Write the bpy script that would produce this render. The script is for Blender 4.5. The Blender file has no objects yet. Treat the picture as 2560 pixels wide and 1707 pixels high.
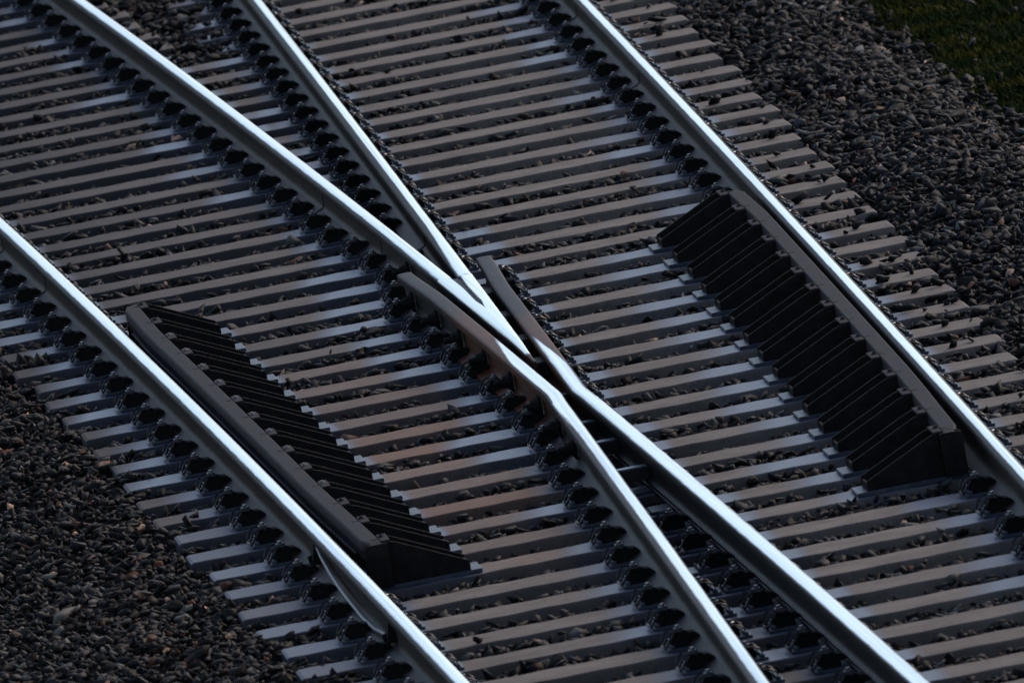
import bpy, bmesh, math, random
import numpy as np
from mathutils import Matrix, Vector
random.seed(7)
rng = np.random.default_rng(11)
C = bpy.context.scene.collection
S = bpy.context.scene

# ------------------------------------------------------------------ camera
CAM_P = np.array([-6.98470647, -73.47980737, 10.50617959])
CAM_R = np.array([0.97715888, -0.11814159, -0.17664396])
CAM_U = np.array([0.19074483, 0.12115084, 0.97413494])
CAM_F = np.array([0.09368529, 0.98557853, -0.14091851])
FPX = 41028.0
cd = bpy.data.cameras.new('camera')
cam = bpy.data.objects.new('camera', cd)
C.objects.link(cam)
cam.matrix_world = Matrix(((CAM_R[0], CAM_U[0], -CAM_F[0], CAM_P[0]),
                           (CAM_R[1], CAM_U[1], -CAM_F[1], CAM_P[1]),
                           (CAM_R[2], CAM_U[2], -CAM_F[2], CAM_P[2]), (0, 0, 0, 1)))
cd.sensor_width = 36.0
cd.lens = FPX / 2560 * 36
cd.clip_start = 1.0
cd.clip_end = 3000.0
cd.dof.use_dof = True
cd.dof.focus_distance = 74.0
cd.dof.aperture_fstop = 9.0
S.camera = cam

# ------------------------------------------------------------------ sky, sun, exposure
SUN_EL, SUN_AZ = 30.0, 47.0          # azimuth measured from +Y (away from the camera) towards +X
w = bpy.data.worlds.new("World")
S.world = w
w.use_nodes = True
nt = w.node_tree
sky = nt.nodes.new('ShaderNodeTexSky')
sky.sky_type = 'NISHITA'
sky.sun_disc = False
sky.sun_elevation = math.radians(SUN_EL)
sky.sun_rotation = math.radians(SUN_AZ)
sky.air_density = 1.0
sky.dust_density = 1.0
sky.ozone_density = 2.5
bg = nt.nodes['Background']
bg.inputs['Strength'].default_value = 0.095
hs = nt.nodes.new('ShaderNodeHueSaturation')       # thin cloud takes some of the blue out of the clear sky
hs.inputs['Saturation'].default_value = 0.82
nt.links.new(sky.outputs[0], hs.inputs['Color'])
nt.links.new(hs.outputs[0], bg.inputs['Color'])
sl = bpy.data.lights.new('sun', 'SUN')
sl.energy = 0.9
sl.angle = math.radians(26)
sl.color = (1.0, 0.81, 0.62)
so = bpy.data.objects.new('sun', sl)
C.objects.link(so)
az, el = math.radians(SUN_AZ), math.radians(SUN_EL)
sd = Vector((math.sin(az) * math.cos(el), math.cos(az) * math.cos(el), math.sin(el)))
so.rotation_euler = sd.to_track_quat('Z', 'Y').to_euler()
S.view_settings.view_transform = 'Standard'
S.view_settings.look = 'None'
S.view_settings.gamma = 1.0
S.view_settings.exposure = 0.92
S.render.engine = 'CYCLES'

# ------------------------------------------------------------------ materials
def mat(name):
    m = bpy.data.materials.new(name)
    m.use_nodes = True
    return m, m.node_tree, m.node_tree.nodes['Principled BSDF']

def N(t, typ, **kw):
    n = t.nodes.new(typ)
    for k, v in kw.items():
        if k == 'op': n.operation = v
        elif isinstance(k, str) and k.startswith('i_'): n.inputs[k[2:]].default_value = v
        else: setattr(n, k, v)
    return n

def noise(t, vec, scale, detail=4.0, rough=0.6, sc=(1, 1, 1)):
    mp = t.nodes.new('ShaderNodeMapping')
    mp.inputs['Scale'].default_value = sc
    t.links.new(vec, mp.inputs['Vector'])
    n = t.nodes.new('ShaderNodeTexNoise')
    n.inputs['Scale'].default_value = scale
    n.inputs['Detail'].default_value = detail
    n.inputs['Roughness'].default_value = rough
    t.links.new(mp.outputs[0], n.inputs['Vector'])
    return n.outputs['Fac']

def ramp(t, fac, stops):
    r = t.nodes.new('ShaderNodeValToRGB')
    e = r.color_ramp.elements
    while len(e) < len(stops): e.new(0.5)
    for k, (p, c) in enumerate(stops):
        e[k].position = p
        e[k].color = (*c, 1) if len(c) == 3 else c
    t.links.new(fac, r.inputs['Fac'])
    return r.outputs['Color']

def mixc(t, fac, a, b):
    m = t.nodes.new('ShaderNodeMix')
    m.data_type = 'RGBA'
    for sock, v in ((m.inputs[0], fac), (m.inputs[6], a), (m.inputs[7], b)):
        if hasattr(v, 'node'): t.links.new(v, sock)
        else: sock.default_value = v if isinstance(v, float) else (*v, 1)
    return m.outputs[2]

def mixf(t, fac, a, b):
    m = t.nodes.new('ShaderNodeMix')
    m.data_type = 'FLOAT'
    for sock, v in ((m.inputs[0], fac), (m.inputs[2], a), (m.inputs[3], b)):
        if hasattr(v, 'node'): t.links.new(v, sock)
        else: sock.default_value = v
    return m.outputs[0]

def mth(t, op, a, b=0.0):
    m = t.nodes.new('ShaderNodeMath')
    m.operation = op
    m.use_clamp = op in ('ADD', 'MULTIPLY', 'SUBTRACT')
    for sock, v in ((m.inputs[0], a), (m.inputs[1], b)):
        if hasattr(v, 'node'): t.links.new(v, sock)
        else: sock.default_value = v
    return m.outputs[0]

def bump(t, bsdf, h, strength, dist):
    b = t.nodes.new('ShaderNodeBump')
    b.inputs['Strength'].default_value = strength
    b.inputs['Distance'].default_value = dist
    t.links.new(h, b.inputs['Height'])
    t.links.new(b.outputs[0], bsdf.inputs['Normal'])

def coords(t):
    return t.nodes.new('ShaderNodeTexCoord').outputs['Object']

def attr(t, name):
    a = t.nodes.new('ShaderNodeAttribute')
    a.attribute_name = name
    return a

# rail steel: attribute wear = (polish, rust, spare)
def rail_material():
    m, t, b = mat('rail_steel')
    co = coords(t)
    at = attr(t, 'wear')
    sep = t.nodes.new('ShaderNodeSeparateColor')
    t.links.new(at.outputs['Color'], sep.inputs[0])
    pol, rust = sep.outputs[0], sep.outputs[1]
    oi = t.nodes.new('ShaderNodeObjectInfo')
    n1 = noise(t, co, 9.0, 6.0, 0.65)
    n2 = noise(t, co, 55.0, 4.0, 0.6)
    sx = t.nodes.new('ShaderNodeSeparateXYZ'); t.links.new(co, sx.inputs[0])
    cb = t.nodes.new('ShaderNodeCombineXYZ'); t.links.new(sep.outputs[2], cb.inputs[0]); t.links.new(sx.outputs[1], cb.inputs[1]); t.links.new(oi.outputs['Random'], cb.inputs[2])
    streak = noise(t, cb.outputs[0], 1.0, 5.0, 0.7, (11, 0.22, 40))
    scuff = noise(t, cb.outputs[0], 1.0, 4.0, 0.7, (5, 3.5, 40))
    chip = noise(t, co, 30.0, 5.0, 0.7, (2.2, 0.8, 2.2))
    body = ramp(t, n1, [(0.3, (0.012, 0.011, 0.012)), (0.55, (0.022, 0.020, 0.020)), (0.75, (0.034, 0.028, 0.026))])
    rusty = ramp(t, n2, [(0.3, (0.055, 0.017, 0.008)), (0.7, (0.165, 0.056, 0.022))])
    b.inputs['Specular IOR Level'].default_value = 0.10
    rfac = mth(t, 'MULTIPLY', rust, mth(t, 'ADD', mth(t, 'MULTIPLY', n1, 0.9), 0.25))
    body = mixc(t, rfac, body, rusty)
    shine = ramp(t, streak, [(0.36, (0.30, 0.38, 0.48)), (0.45, (0.66, 0.74, 0.82)), (0.58, (0.88, 0.92, 0.94)), (0.68, (0.46, 0.54, 0.65))])
    pm = mth(t, 'SUBTRACT', pol, mth(t, 'MULTIPLY', ramp(t, chip, [(0.60, (0, 0, 0)), (0.72, (1, 1, 1))]), 0.35))
    pm = mth(t, 'SUBTRACT', pm, mth(t, 'MULTIPLY', scuff, 0.55))
    pm = ramp(t, pm, [(-0.0, (0, 0, 0)), (0.42, (1, 1, 1))])
    t.links.new(mixc(t, pm, body, shine), b.inputs['Base Color'])
    t.links.new(mixf(t, pm, 0.0, 1.0), b.inputs['Metallic'])
    rr = mixf(t, pm, mixf(t, n2, 0.42, 0.62), mixf(t, streak, 0.14, 0.36))
    t.links.new(rr, b.inputs['Roughness'])
    hh = mixf(t, pm, n2, mixf(t, 0.35, streak, scuff))
    bump(t, b, hh, 0.25, 0.0015)
    return m

def simple(name, col, rough, metal=0.0, nscale=30.0, var=0.35, spec=0.5, bmp=0.2, bdist=0.002):
    m, t, b = mat(name)
    co = coords(t)
    n = noise(t, co, nscale, 5.0, 0.62)
    lo = tuple(c * (1 - var) for c in col)
    hi = tuple(c * (1 + var) for c in col)
    t.links.new(ramp(t, n, [(0.3, lo), (0.7, hi)]), b.inputs['Base Color'])
    b.inputs['Roughness'].default_value = rough
    b.inputs['Metallic'].default_value = metal
    b.inputs['Specular IOR Level'].default_value = spec
    bump(t, b, n, bmp, bdist)
    return m

def guard_material():
    m, t, b = mat('guard_steel')
    co = coords(t)
    n1 = noise(t, co, 6.0, 6.0, 0.65)
    n2 = noise(t, co, 70.0, 4.0, 0.7)
    c = ramp(t, n1, [(0.3, (0.016, 0.017, 0.021)), (0.5, (0.027, 0.025, 0.030)), (0.64, (0.034, 0.026, 0.027)), (0.75, (0.060, 0.026, 0.018))])
    c2 = mixc(t, mth(t, 'MULTIPLY', n2, 0.5), c, (0.022, 0.023, 0.027))
    b.inputs['Specular IOR Level'].default_value = 0.10
    t.links.new(c2, b.inputs['Base Color'])
    t.links.new(mixf(t, n2, 0.6, 0.85), b.inputs['Roughness'])
    bump(t, b, n2, 0.3, 0.0015)
    return m

# sleeper concrete: attribute wear = (grease film, rust, tone with painted side shade)
def sleeper_material():
    m, t, b = mat('sleeper_concrete')
    va = t.nodes.new('ShaderNodeVectorMath'); va.operation = 'ADD'
    oi = t.nodes.new('ShaderNodeObjectInfo')
    t.links.new(coords(t), va.inputs[0]); t.links.new(oi.outputs['Location'], va.inputs[1])
    co = va.outputs[0]
    at = attr(t, 'wear')
    sep = t.nodes.new('ShaderNodeSeparateColor')
    t.links.new(at.outputs['Color'], sep.inputs[0])
    film, rust, tone = sep.outputs[0], sep.outputs[1], sep.outputs[2]
    n1 = noise(t, co, 4.0, 5.0, 0.6, (0.8, 1.6, 1.6))
    n2 = noise(t, co, 90.0, 5.0, 0.7)
    n3 = noise(t, co, 14.0, 6.0, 0.7)
    c = ramp(t, n1, [(0.3, (0.130, 0.109, 0.092)), (0.5, (0.172, 0.146, 0.124)), (0.7, (0.216, 0.185, 0.158))])
    speck = ramp(t, n2, [(0.27, (0.25, 0.24, 0.23)), (0.44, (0.90, 0.90, 0.90)), (0.8, (1.25, 1.20, 1.14))])
    mm = t.nodes.new('ShaderNodeMix'); mm.data_type = 'RGBA'; mm.blend_type = 'MULTIPLY'; mm.inputs[0].default_value = 0.75
    t.links.new(c, mm.inputs[6]); t.links.new(speck, mm.inputs[7])
    c = mm.outputs[2]
    c = mixc(t, mth(t, 'MULTIPLY', rust, mth(t, 'ADD', n3, 0.2)), c, (0.24, 0.115, 0.065))
    dirt = mth(t, 'MULTIPLY', ramp(t, n3, [(0.50, (0, 0, 0)), (0.72, (1, 1, 1))]), 0.55)
    c = mixc(t, dirt, c, (0.06, 0.052, 0.05))
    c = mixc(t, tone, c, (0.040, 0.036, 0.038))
    fj = t.nodes.new('ShaderNodeMath'); fj.operation = 'MULTIPLY_ADD'; t.links.new(n3, fj.inputs[0]); fj.inputs[1].default_value = 0.55; t.links.new(film, fj.inputs[2])
    fj2 = mth(t, 'SUBTRACT', fj.outputs[0], 0.275)
    filmf = mth(t, 'MULTIPLY', ramp(t, fj2, [(0.08, (0, 0, 0)), (0.95, (1, 1, 1))]), 0.88)
    c = mixc(t, filmf, c, (0.026, 0.048, 0.094))
    t.links.new(c, b.inputs['Base Color'])
    t.links.new(mixf(t, filmf, 0.82, mixf(t, n3, 0.30, 0.46)), b.inputs['Roughness'])
    t.links.new(mixf(t, filmf, 0.2, 0.55), b.inputs['Specular IOR Level'])
    bump(t, b, mixf(t, filmf, n2, mixf(t, 0.8, n2, n1)), 0.4, 0.002)
    return m

def stone_material():
    m, t, b = mat('ballast_stone')
    co = coords(t)
    at = attr(t, 'col')
    n = noise(t, co, 60.0, 4.0, 0.7)
    mm = t.nodes.new('ShaderNodeMix'); mm.data_type = 'RGBA'; mm.blend_type = 'MULTIPLY'; mm.inputs[0].default_value = 0.8
    t.links.new(at.outputs['Color'], mm.inputs[6])
    t.links.new(ramp(t, n, [(0.3, (0.6, 0.6, 0.6)), (0.7, (1.35, 1.3, 1.25))]), mm.inputs[7])
    t.links.new(mm.outputs[2], b.inputs['Base Color'])
    t.links.new(mixf(t, n, 0.6, 0.9), b.inputs['Roughness'])
    b.inputs['Specular IOR Level'].default_value = 0.28
    bump(t, b, n, 0.5, 0.003)
    return m

def ground_material():
    m, t, b = mat('ground_soil')
    co = coords(t)
    n1 = noise(t, co, 1.3, 5.0, 0.6)
    n2 = noise(t, co, 25.0, 6.0, 0.75)
    n3 = noise(t, co, 5.0, 5.0, 0.7)
    soil = ramp(t, n2, [(0.3, (0.008, 0.008, 0.009)), (0.7, (0.028, 0.027, 0.027))])
    moss = ramp(t, n3, [(0.3, (0.004, 0.008, 0.002)), (0.5, (0.009, 0.016, 0.003)), (0.68, (0.020, 0.022, 0.003)), (0.8, (0.022, 0.014, 0.004))])
    sx = t.nodes.new('ShaderNodeSeparateXYZ'); t.links.new(co, sx.inputs[0])
    mr = t.nodes.new('ShaderNodeMapRange'); mr.inputs[1].default_value = 3.05; mr.inputs[2].default_value = 3.45
    jx = t.nodes.new('ShaderNodeMath'); jx.operation = 'MULTIPLY_ADD'; t.links.new(n1, jx.inputs[0]); jx.inputs[1].default_value = 0.5
    t.links.new(sx.outputs[0], jx.inputs[2])
    sub = t.nodes.new('ShaderNodeMath'); sub.operation = 'SUBTRACT'; t.links.new(jx.outputs[0], sub.inputs[0]); sub.inputs[1].default_value = 0.25
    t.links.new(sub.outputs[0], mr.inputs[0])
    t.links.new(mixc(t, mr.outputs[0], soil, moss), b.inputs['Base Color'])
    b.inputs['Roughness'].default_value = 0.95
    b.inputs['Specular IOR Level'].default_value = 0.0
    bump(t, b, n2, 0.8, 0.02)
    return m

M_RAIL = rail_material()
M_GUARD = guard_material()
M_SLEEP = sleeper_material()
M_STONE = stone_material()
M_GROUND = ground_material()
M_CLIP = simple('clip_steel', (0.006, 0.006, 0.006), 0.75, 0.0, 60, 0.4, 0.12)
M_WIRE = simple('clip_spring_steel', (0.022, 0.022, 0.025), 0.45, 0.5, 60, 0.4)
M_BOLT = simple('bolt_steel', (0.07, 0.07, 0.075), 0.35, 0.7, 60, 0.4)
M_NUTCAP = simple('bolt_galvanised', (0.13, 0.11, 0.11), 0.5, 0.3, 60, 0.3)
M_PLATE = simple('base_plate_steel', (0.035, 0.042, 0.055), 0.45, 0.2, 20, 0.4, 0.4)
M_BRACKET = simple('bracket_steel', (0.0105, 0.008, 0.008), 0.8, 0.0, 25, 0.5, 0.12)
M_BRCAP = simple('bracket_cap_steel', (0.026, 0.023, 0.027), 0.8, 0.0, 25, 0.3, 0.12)
M_SEAM = simple('weld_bead', (0.006, 0.005, 0.005), 0.7, 0.0, 50, 0.3, 0.2)
M_CABLE = simple('cable_sheath', (0.22, 0.23, 0.25), 0.4, 0.1, 40, 0.2)
M_LIT_TOP = simple('lit_block_top_steel', (0.16, 0.19, 0.23), 0.42, 0.6, 30, 0.3, 0.5)
M_BLOCK = simple('spacer_block', (0.02, 0.018, 0.018), 0.6, 0.0, 30, 0.4, 0.3)

# ------------------------------------------------------------------ object helpers
def mesh_obj(name, verts, faces, m, parent=None, smooth=False, wear=None, colname='wear', angle=None):
    me = bpy.data.meshes.new(name)
    me.from_pydata([tuple(v) for v in verts], [], faces)
    me.materials.append(m)
    if smooth:
        me.polygons.foreach_set('use_smooth', [True] * len(me.polygons))
        if angle:
            me.set_sharp_from_angle(angle=math.radians(angle))
    if wear is not None:
        a = me.color_attributes.new(colname, 'FLOAT_COLOR', 'POINT')
        w4 = np.ones((len(verts), 4), np.float32)
        w4[:, :3] = np.asarray(wear, np.float32)
        a.data.foreach_set('color', w4.ravel())
    me.update()
    o = bpy.data.objects.new(name, me)
    C.objects.link(o)
    if parent: o.parent = parent
    return o

def tag(o, label, cat, group=None):
    o['label'] = label
    o['category'] = cat
    if group: o['group'] = group
    return o

def empty(name, loc):
    o = bpy.data.objects.new(name, None)
    o.location = loc
    o.empty_display_size = 0.1
    C.objects.link(o)
    return o

class MB:
    def __init__(self): self.v = []; self.f = []
    def add(self, v, f):
        k = len(self.v)
        self.v += [tuple(p) for p in v]
        self.f += [tuple(i + k for i in q) for q in f]
    def box(self, x0, x1, y0, y1, z0, z1, ch=0.0):
        if ch <= 0:
            self.add([(x0, y0, z0), (x1, y0, z0), (x1, y1, z0), (x0, y1, z0), (x0, y0, z1), (x1, y0, z1), (x1, y1, z1), (x0, y1, z1)],
                     [(0, 3, 2, 1), (4, 5, 6, 7), (0, 1, 5, 4), (1, 2, 6, 5), (2, 3, 7, 6), (3, 0, 4, 7)])
        else:
            self.add([(x0, y0, z0), (x1, y0, z0), (x1, y1, z0), (x0, y1, z0), (x0, y0, z1 - ch), (x1, y0, z1 - ch), (x1, y1, z1 - ch), (x0, y1, z1 - ch),
                      (x0 + ch, y0 + ch, z1), (x1 - ch, y0 + ch, z1), (x1 - ch, y1 - ch, z1), (x0 + ch, y1 - ch, z1)],
                     [(0, 3, 2, 1), (0, 1, 5, 4), (1, 2, 6, 5), (2, 3, 7, 6), (3, 0, 4, 7), (4, 5, 9, 8), (5, 6, 10, 9), (6, 7, 11, 10), (7, 4, 8, 11), (8, 9, 10, 11)])
    def prism(self, poly, y0, y1):           # polygon in (x, z), counter-clockwise, extruded along y
        n = len(poly)
        self.add([(x, y0, z) for x, z in poly] + [(x, y1, z) for x, z in poly],
                 [tuple(range(n)), tuple(range(2 * n - 1, n - 1, -1))] + [(i, i + n, (i + 1) % n + n, (i + 1) % n) for i in range(n)])
    def tube(self, pts, r, seg=6):
        pts = [Vector(p) for p in pts]
        v = []; f = []
        for i, p in enumerate(pts):
            d = (pts[min(i + 1, len(pts) - 1)] - pts[max(i - 1, 0)]).normalized()
            a = d.cross(Vector((0.13, 0.31, 0.94))).normalized()
            b = d.cross(a).normalized()
            rr = r[i] if isinstance(r, (list, tuple)) else r
            for k in range(seg):
                t = 2 * math.pi * k / seg
                v.append(p + a * rr * math.cos(t) + b * rr * math.sin(t))
        for i in range(len(pts) - 1):
            for k in range(seg):
                k2 = (k + 1) % seg
                f.append((i * seg + k, i * seg + k2, (i + 1) * seg + k2, (i + 1) * seg + k))
        f.append(tuple(range(seg - 1, -1, -1)))
        f.append(tuple((len(pts) - 1) * seg + k for k in range(seg)))
        self.add(v, f)
    def build(self, name, m, parent=None, smooth=False, angle=35):
        return mesh_obj(name, self.v, self.f, m, parent, smooth, angle=angle if smooth else None)

def mirror_x(mb, sx=0.80, sz=0.70):          # the clamps on the far side of a rail sit lower and closer to the foot
    n = MB()
    n.v = [(-x * sx, y, z * sz) for x, y, z in mb.v]
    n.f = [tuple(reversed(q)) for q in mb.f]
    return n

# ------------------------------------------------------------------ track geometry (metres; x along the sleepers, y away from the camera)
Y0, PITCH = 12.238, 0.6
def ty(i): return Y0 - PITCH * i
def xA(y): return -0.00047 * y * y - 0.025229 * y - 1.620015
def xD(y): return -0.000167 * y * y + 0.0255 * y + 1.425595
def xB(y): return xA(y) + 1.505
def xC(y): return xD(y) - 1.505
def sm(a, b, t):
    u = min(1.0, max(0.0, (t - a) / (b - a)))
    return u * u * (3 - 2 * u)
KN = -3.12
def bl(y): return sm(KN + 0.22, KN - 0.22, y)
def xWL(y): return (xB(y) - 0.116 - 0.016 * sm(0.5, 1.6, y)) * (1 - bl(y)) + xC(y) * bl(y)
def xWR(y): return (xC(y) + 0.116 + 0.016 * sm(0.4, 1.6, y)) * (1 - bl(y)) + xB(y) * bl(y)
YT, YB = 21.0, -16.0
RZ = 0.013                                           # rail foot sits on the base plate

# ------------------------------------------------------------------ rails
def half_profile(foot):
    return [(0.0, 0.1722), (0.007, 0.1721), (0.013, 0.1716), (0.0185, 0.1706), (0.0235, 0.1690), (0.0280, 0.1667), (0.0318, 0.1635), (0.0345, 0.1590), (0.036, 0.1530),
            (0.0360, 0.1400), (0.0350, 0.1345), (0.0310, 0.1325), (0.0160, 0.1265), (0.0115, 0.1225), (0.0088, 0.1120), (0.0084, 0.0900), (0.0086, 0.0550),
            (0.0110, 0.0420), (0.0170, 0.0340), (0.0300, 0.0265), (foot - 0.004, 0.0125), (foot, 0.0105), (foot, 0.0015), (foot - 0.002, 0.0)]

def profile(fl=0.075, fr=0.075, flat=False):
    a, b = half_profile(fl), half_profile(fr)
    if flat:                                               # hardly worn head with a flat top and crisp shoulders
        head = [(0.0, 0.1722), (0.010, 0.1721), (0.020, 0.1718), (0.0275, 0.1711), (0.0318, 0.1697), (0.0340, 0.1672), (0.0354, 0.1640), (0.0360, 0.1590), (0.036, 0.1530)]
        a, b = head + a[9:], head + b[9:]
    L = [(-x, z) for x, z in a][::-1]                      # from left foot bottom up to the crown
    R = b[1:]
    return L + R                                            # open at the bottom, closed by the loop

def sweep(name, xf, ys, m, parent, fl=0.075, fr=0.075, wearf=None, flat=False, z0=RZ):
    pr = profile(fl, fr, flat)
    n = len(pr)
    v = []; f = []; we = []
    for j, y in enumerate(ys):
        dx = (xf(y + 0.05) - xf(y - 0.05)) / 0.1
        L = math.hypot(dx, 1)
        nx, ny = 1 / L, -dx / L
        x0 = xf(y)
        for (s, z) in pr:
            v.append((x0 + s * nx, y + s * ny, z0 + z))
            we.append(wearf(s, z, y) if wearf else (0, 0, 0))
    for j in range(len(ys) - 1):
        for k in range(n):
            k2 = (k + 1) % n
            f.append((j * n + k, j * n + k2, (j + 1) * n + k2, (j + 1) * n + k))
    f.append(tuple(range(n)))
    f.append(tuple(range(len(ys) * n - 1, (len(ys) - 1) * n - 1, -1)))
    return mesh_obj(name, v, f, m, parent, True, we, angle=50)

def wear_std(s, z, y):
    q = (s + 0.04) / 0.08
    if z < 0.13: return (0.0, 0.10, q)
    p = float(np.interp(abs(s), (0.0, 0.0185, 0.0235, 0.028, 0.0318, 0.0345, 0.036), (1.0, 0.95, 0.78, 0.55, 0.34, 0.18, 0.06)))
    if z < 0.15: p = 0.0
    return (p, 0.0, q)

def wear_band(s0, k):
    def f(s, z, y):
        a, b, c = wear_std(s, z, y)
        if z < 0.15: return (a, b, c)
        p = float(np.interp(abs(s - s0) / k, (0.0, 0.0185, 0.0235, 0.028, 0.0318, 0.0345, 0.040), (1.0, 0.95, 0.78, 0.55, 0.34, 0.2, 0.08)))
        return (p, b, c)
    return f

def yr(a, b, step): 
    n = max(2, int(round(abs(b - a) / step)) + 1)
    return list(np.linspace(a, b, n))

def seam(xf, y, parent, fl=0.075, fr=0.075, side=-1):
    """weld collar: a thin dark bead proud of the web and foot on both sides of the rail"""
    hp = half_profile(fl)[9:]
    v = []; f = []
    t = 0.009
    for s in (-1, 1):
        pts = [((x + 0.0035) * s, z + (0.003 if z < 0.04 else 0)) for x, z in hp[:-2]]
        inner = [(x * s * 0.98, z) for x, z in hp[:-2]]
        k0 = len(v)
        for (px, pz), (qx, qz) in zip(pts, inner):
            for dy in (-t, t):
                wv = 0.012 * math.sin(pz * 60)
                v.append((xf(y) + px, y + dy + wv, RZ + pz))
            for dy in (t * 1.5, -t * 1.5):
                wv = 0.012 * math.sin(pz * 60)
                v.append((xf(y) + qx, y + dy + wv, RZ + qz))
        for i in range(len(pts) - 1):
            a = k0 + i * 4; b = a + 4
            for k in range(4):
                k2 = (k + 1) % 4
                f.append((a + k, a + k2, b + k2, b + k))
    return mesh_obj('weld_seam', v, f, M_SEAM, parent)

def rail_thing(label, xf, ya, yb, seams=(), wf=wear_std):
    root = empty('running_rail', (0, 0, 0))
    tag(root, label, 'rail')
    sweep('rail_bar', xf, yr(ya, yb, 0.25), M_RAIL, root, wearf=wf)
    for y in seams: seam(xf, y, root)
    return root

railA = rail_thing('outer rail at lower left with shining white head, running past the left check rail', xA, YT, YB, (4.35, 6.1), wear_band(0.006, 0.95))
railD = rail_thing('outer rail on the right, next to the gravel shoulder, running past the right check rail', xD, YT, YB, (10.9, 7.75), wear_band(0.002, 0.62))
railB = rail_thing('shiny rail running from the top left corner into the left leg of the crossing', xB, YT, 3.32, (5.39,), wear_band(0.003, 0.88))
railC = rail_thing('shiny rail running from the top edge into the right leg of the crossing', xC, YT, 3.32, (), wear_band(0.008, 0.62))

# ------------------------------------------------------------------ the crossing (frog)
frog = empty('rail_crossing', (-0.1, -1.8, 0))
frog.location = (0, 0, 0)
tag(frog, 'steel crossing where two shiny rails meet in a pointed nose between two bent wing rails', 'rail crossing')

def wear_wl(s, z, y):
    r = sm(0.3, -0.5, y) * sm(-3.6, -2.2, y)
    if z < 0.13: return (0.0, r, (s + 0.04) / 0.08)
    p = wear_std(s, z, y)[0]
    if y < -3.2 and z > 0.15:
        k = sm(-3.2, -4.6, y)
        p = p * (1 - k) + k * wear_band(0.009, 0.66)(s, z, y)[0]
    if y > -3.4:
        bound = 0.037 + (y + 0.92) * 0.058 if y < -0.92 else 1.0
        bound = max(bound, -0.026)
        p *= sm(bound - 0.014, bound + 0.010, s)
        if y > -0.92: p = 0.0
    return (p, r * (1 - p), (s + 0.04) / 0.08)

def wear_wr(s, z, y):
    r = 0.9 * sm(-0.2, -0.9, y) * sm(-3.6, -2.3, y)
    if z < 0.13: return (0.0, r, (s + 0.04) / 0.08)
    p = wear_std(s, z, y)[0]
    if y > -3.4:
        bound = -0.037 - (y + 1.1) * 0.055 if y < -1.1 else -1.0
        bound = min(bound, 0.026)
        p *= 1 - sm(bound - 0.010, bound + 0.014, s)
        if y > -1.1: p = 0.0
    return (p, r * (1 - p), (s + 0.04) / 0.08)

def wing_ys(y0): return yr(y0, -4.0, 0.04) + yr(-4.2, YB, 0.25)
wlr = sweep('wing_rail', xWL, wing_ys(1.58), M_RAIL, frog, fl=0.075, fr=0.034, wearf=wear_wl, flat=True)
wrr = sweep('wing_rail', xWR, wing_ys(1.62), M_RAIL, frog, fl=0.034, fr=0.075, wearf=wear_wr, flat=True)
wlr['label'] = 'lower left wing rail with rusty brown top and bolts through its web'
wrr['label'] = 'upper right wing rail with dull brown top that turns bright'

# nose legs
def leg_wear(s0, k):
    return lambda s, z, y: wear_band(s0 * sm(1.2, 3.2, y), 1.0 + (k - 1.0) * sm(1.2, 3.2, y))(s, z, y)
sweep('nose_leg', xB, yr(3.318, 1.15, 0.1), M_RAIL, frog, fl=0.062, fr=0.030, wearf=leg_wear(0.003, 0.88))
sweep('nose_leg', xC, yr(3.318, 1.15, 0.1), M_RAIL, frog, fl=0.030, fr=0.062, wearf=leg_wear(0.008, 0.62), z0=RZ + 0.0015)
seam(xB, 3.79 - 0.44, frog)
seam(xC, 3.50 - 0.16, frog)

def nose():
    v = []; f = []; we = []
    ys = yr(1.16, -1.93, 0.06)
    n = None
    for y in ys:
        l, r = xB(y) - 0.036, xC(y) + 0.036
        c = 0.5 * (l + r)
        hw = max(0.5 * (r - l), 0.007)
        hf = max(0.0, (xC(y) - xB(y)) / 2 - 0.036) + 0.012 * sm(-0.05, 0.25, y)
        hf = min(hf, hw * 0.8)
        drop = 0.016 * sm(-1.1, -1.95, y)
        k = min(1.0, hw / 0.030)
        top = RZ + 0.1722 - drop
        g = 0.014 * sm(-0.1, 0.05, y)
        e = 0.0005
        pts = [(-hw * 0.9, 0.05, 0), (-hw, RZ + 0.135, 0.0), (-hw, RZ + 0.155 - drop, 0.3), (-hw + 0.003 * k, RZ + 0.165 - drop, 0.8), (-hw + 0.009 * k, top - 0.0025, 1), (-hw + 0.018 * k, top - 0.0006, 1),
               (-max(hf, e) - 0.002 * k, top, 1), (-max(hf, e) * 0.96, top - g, 0.15 if g > 0.004 else 1), (max(hf, e) * 0.96, top - g, 0.15 if g > 0.004 else 1), (max(hf, e) + 0.002 * k, top, 1),
               (hw - 0.018 * k, top - 0.0006, 1), (hw - 0.009 * k, top - 0.0025, 1), (hw - 0.003 * k, RZ + 0.165 - drop, 0.8), (hw, RZ + 0.155 - drop, 0.3), (hw, RZ + 0.135, 0), (hw * 0.9, 0.05, 0)]
        fade = 1 - sm(-1.55, -1.8, y)
        n = len(pts)
        for (s, z, p) in pts:
            v.append((c + s, y, z))
            we.append((p * fade, 0.55 * sm(-1.3, -1.85, y), (c + s - xB(y)) * 8 + 0.5))
    for j in range(len(ys) - 1):
        for k in range(n):
            k2 = (k + 1) % n
            f.append((j * n + k, j * n + k2, (j + 1) * n + k2, (j + 1) * n + k))
    f.append(tuple(range(n)))
    f.append(tuple(range(len(ys) * n - 1, (len(ys) - 1) * n - 1, -1)))
    o = mesh_obj('nose_point', v, f, M_RAIL, frog, True, we, angle=40)
    o['label'] = 'bright pointed nose with a dull grey groove'
nose()

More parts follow.
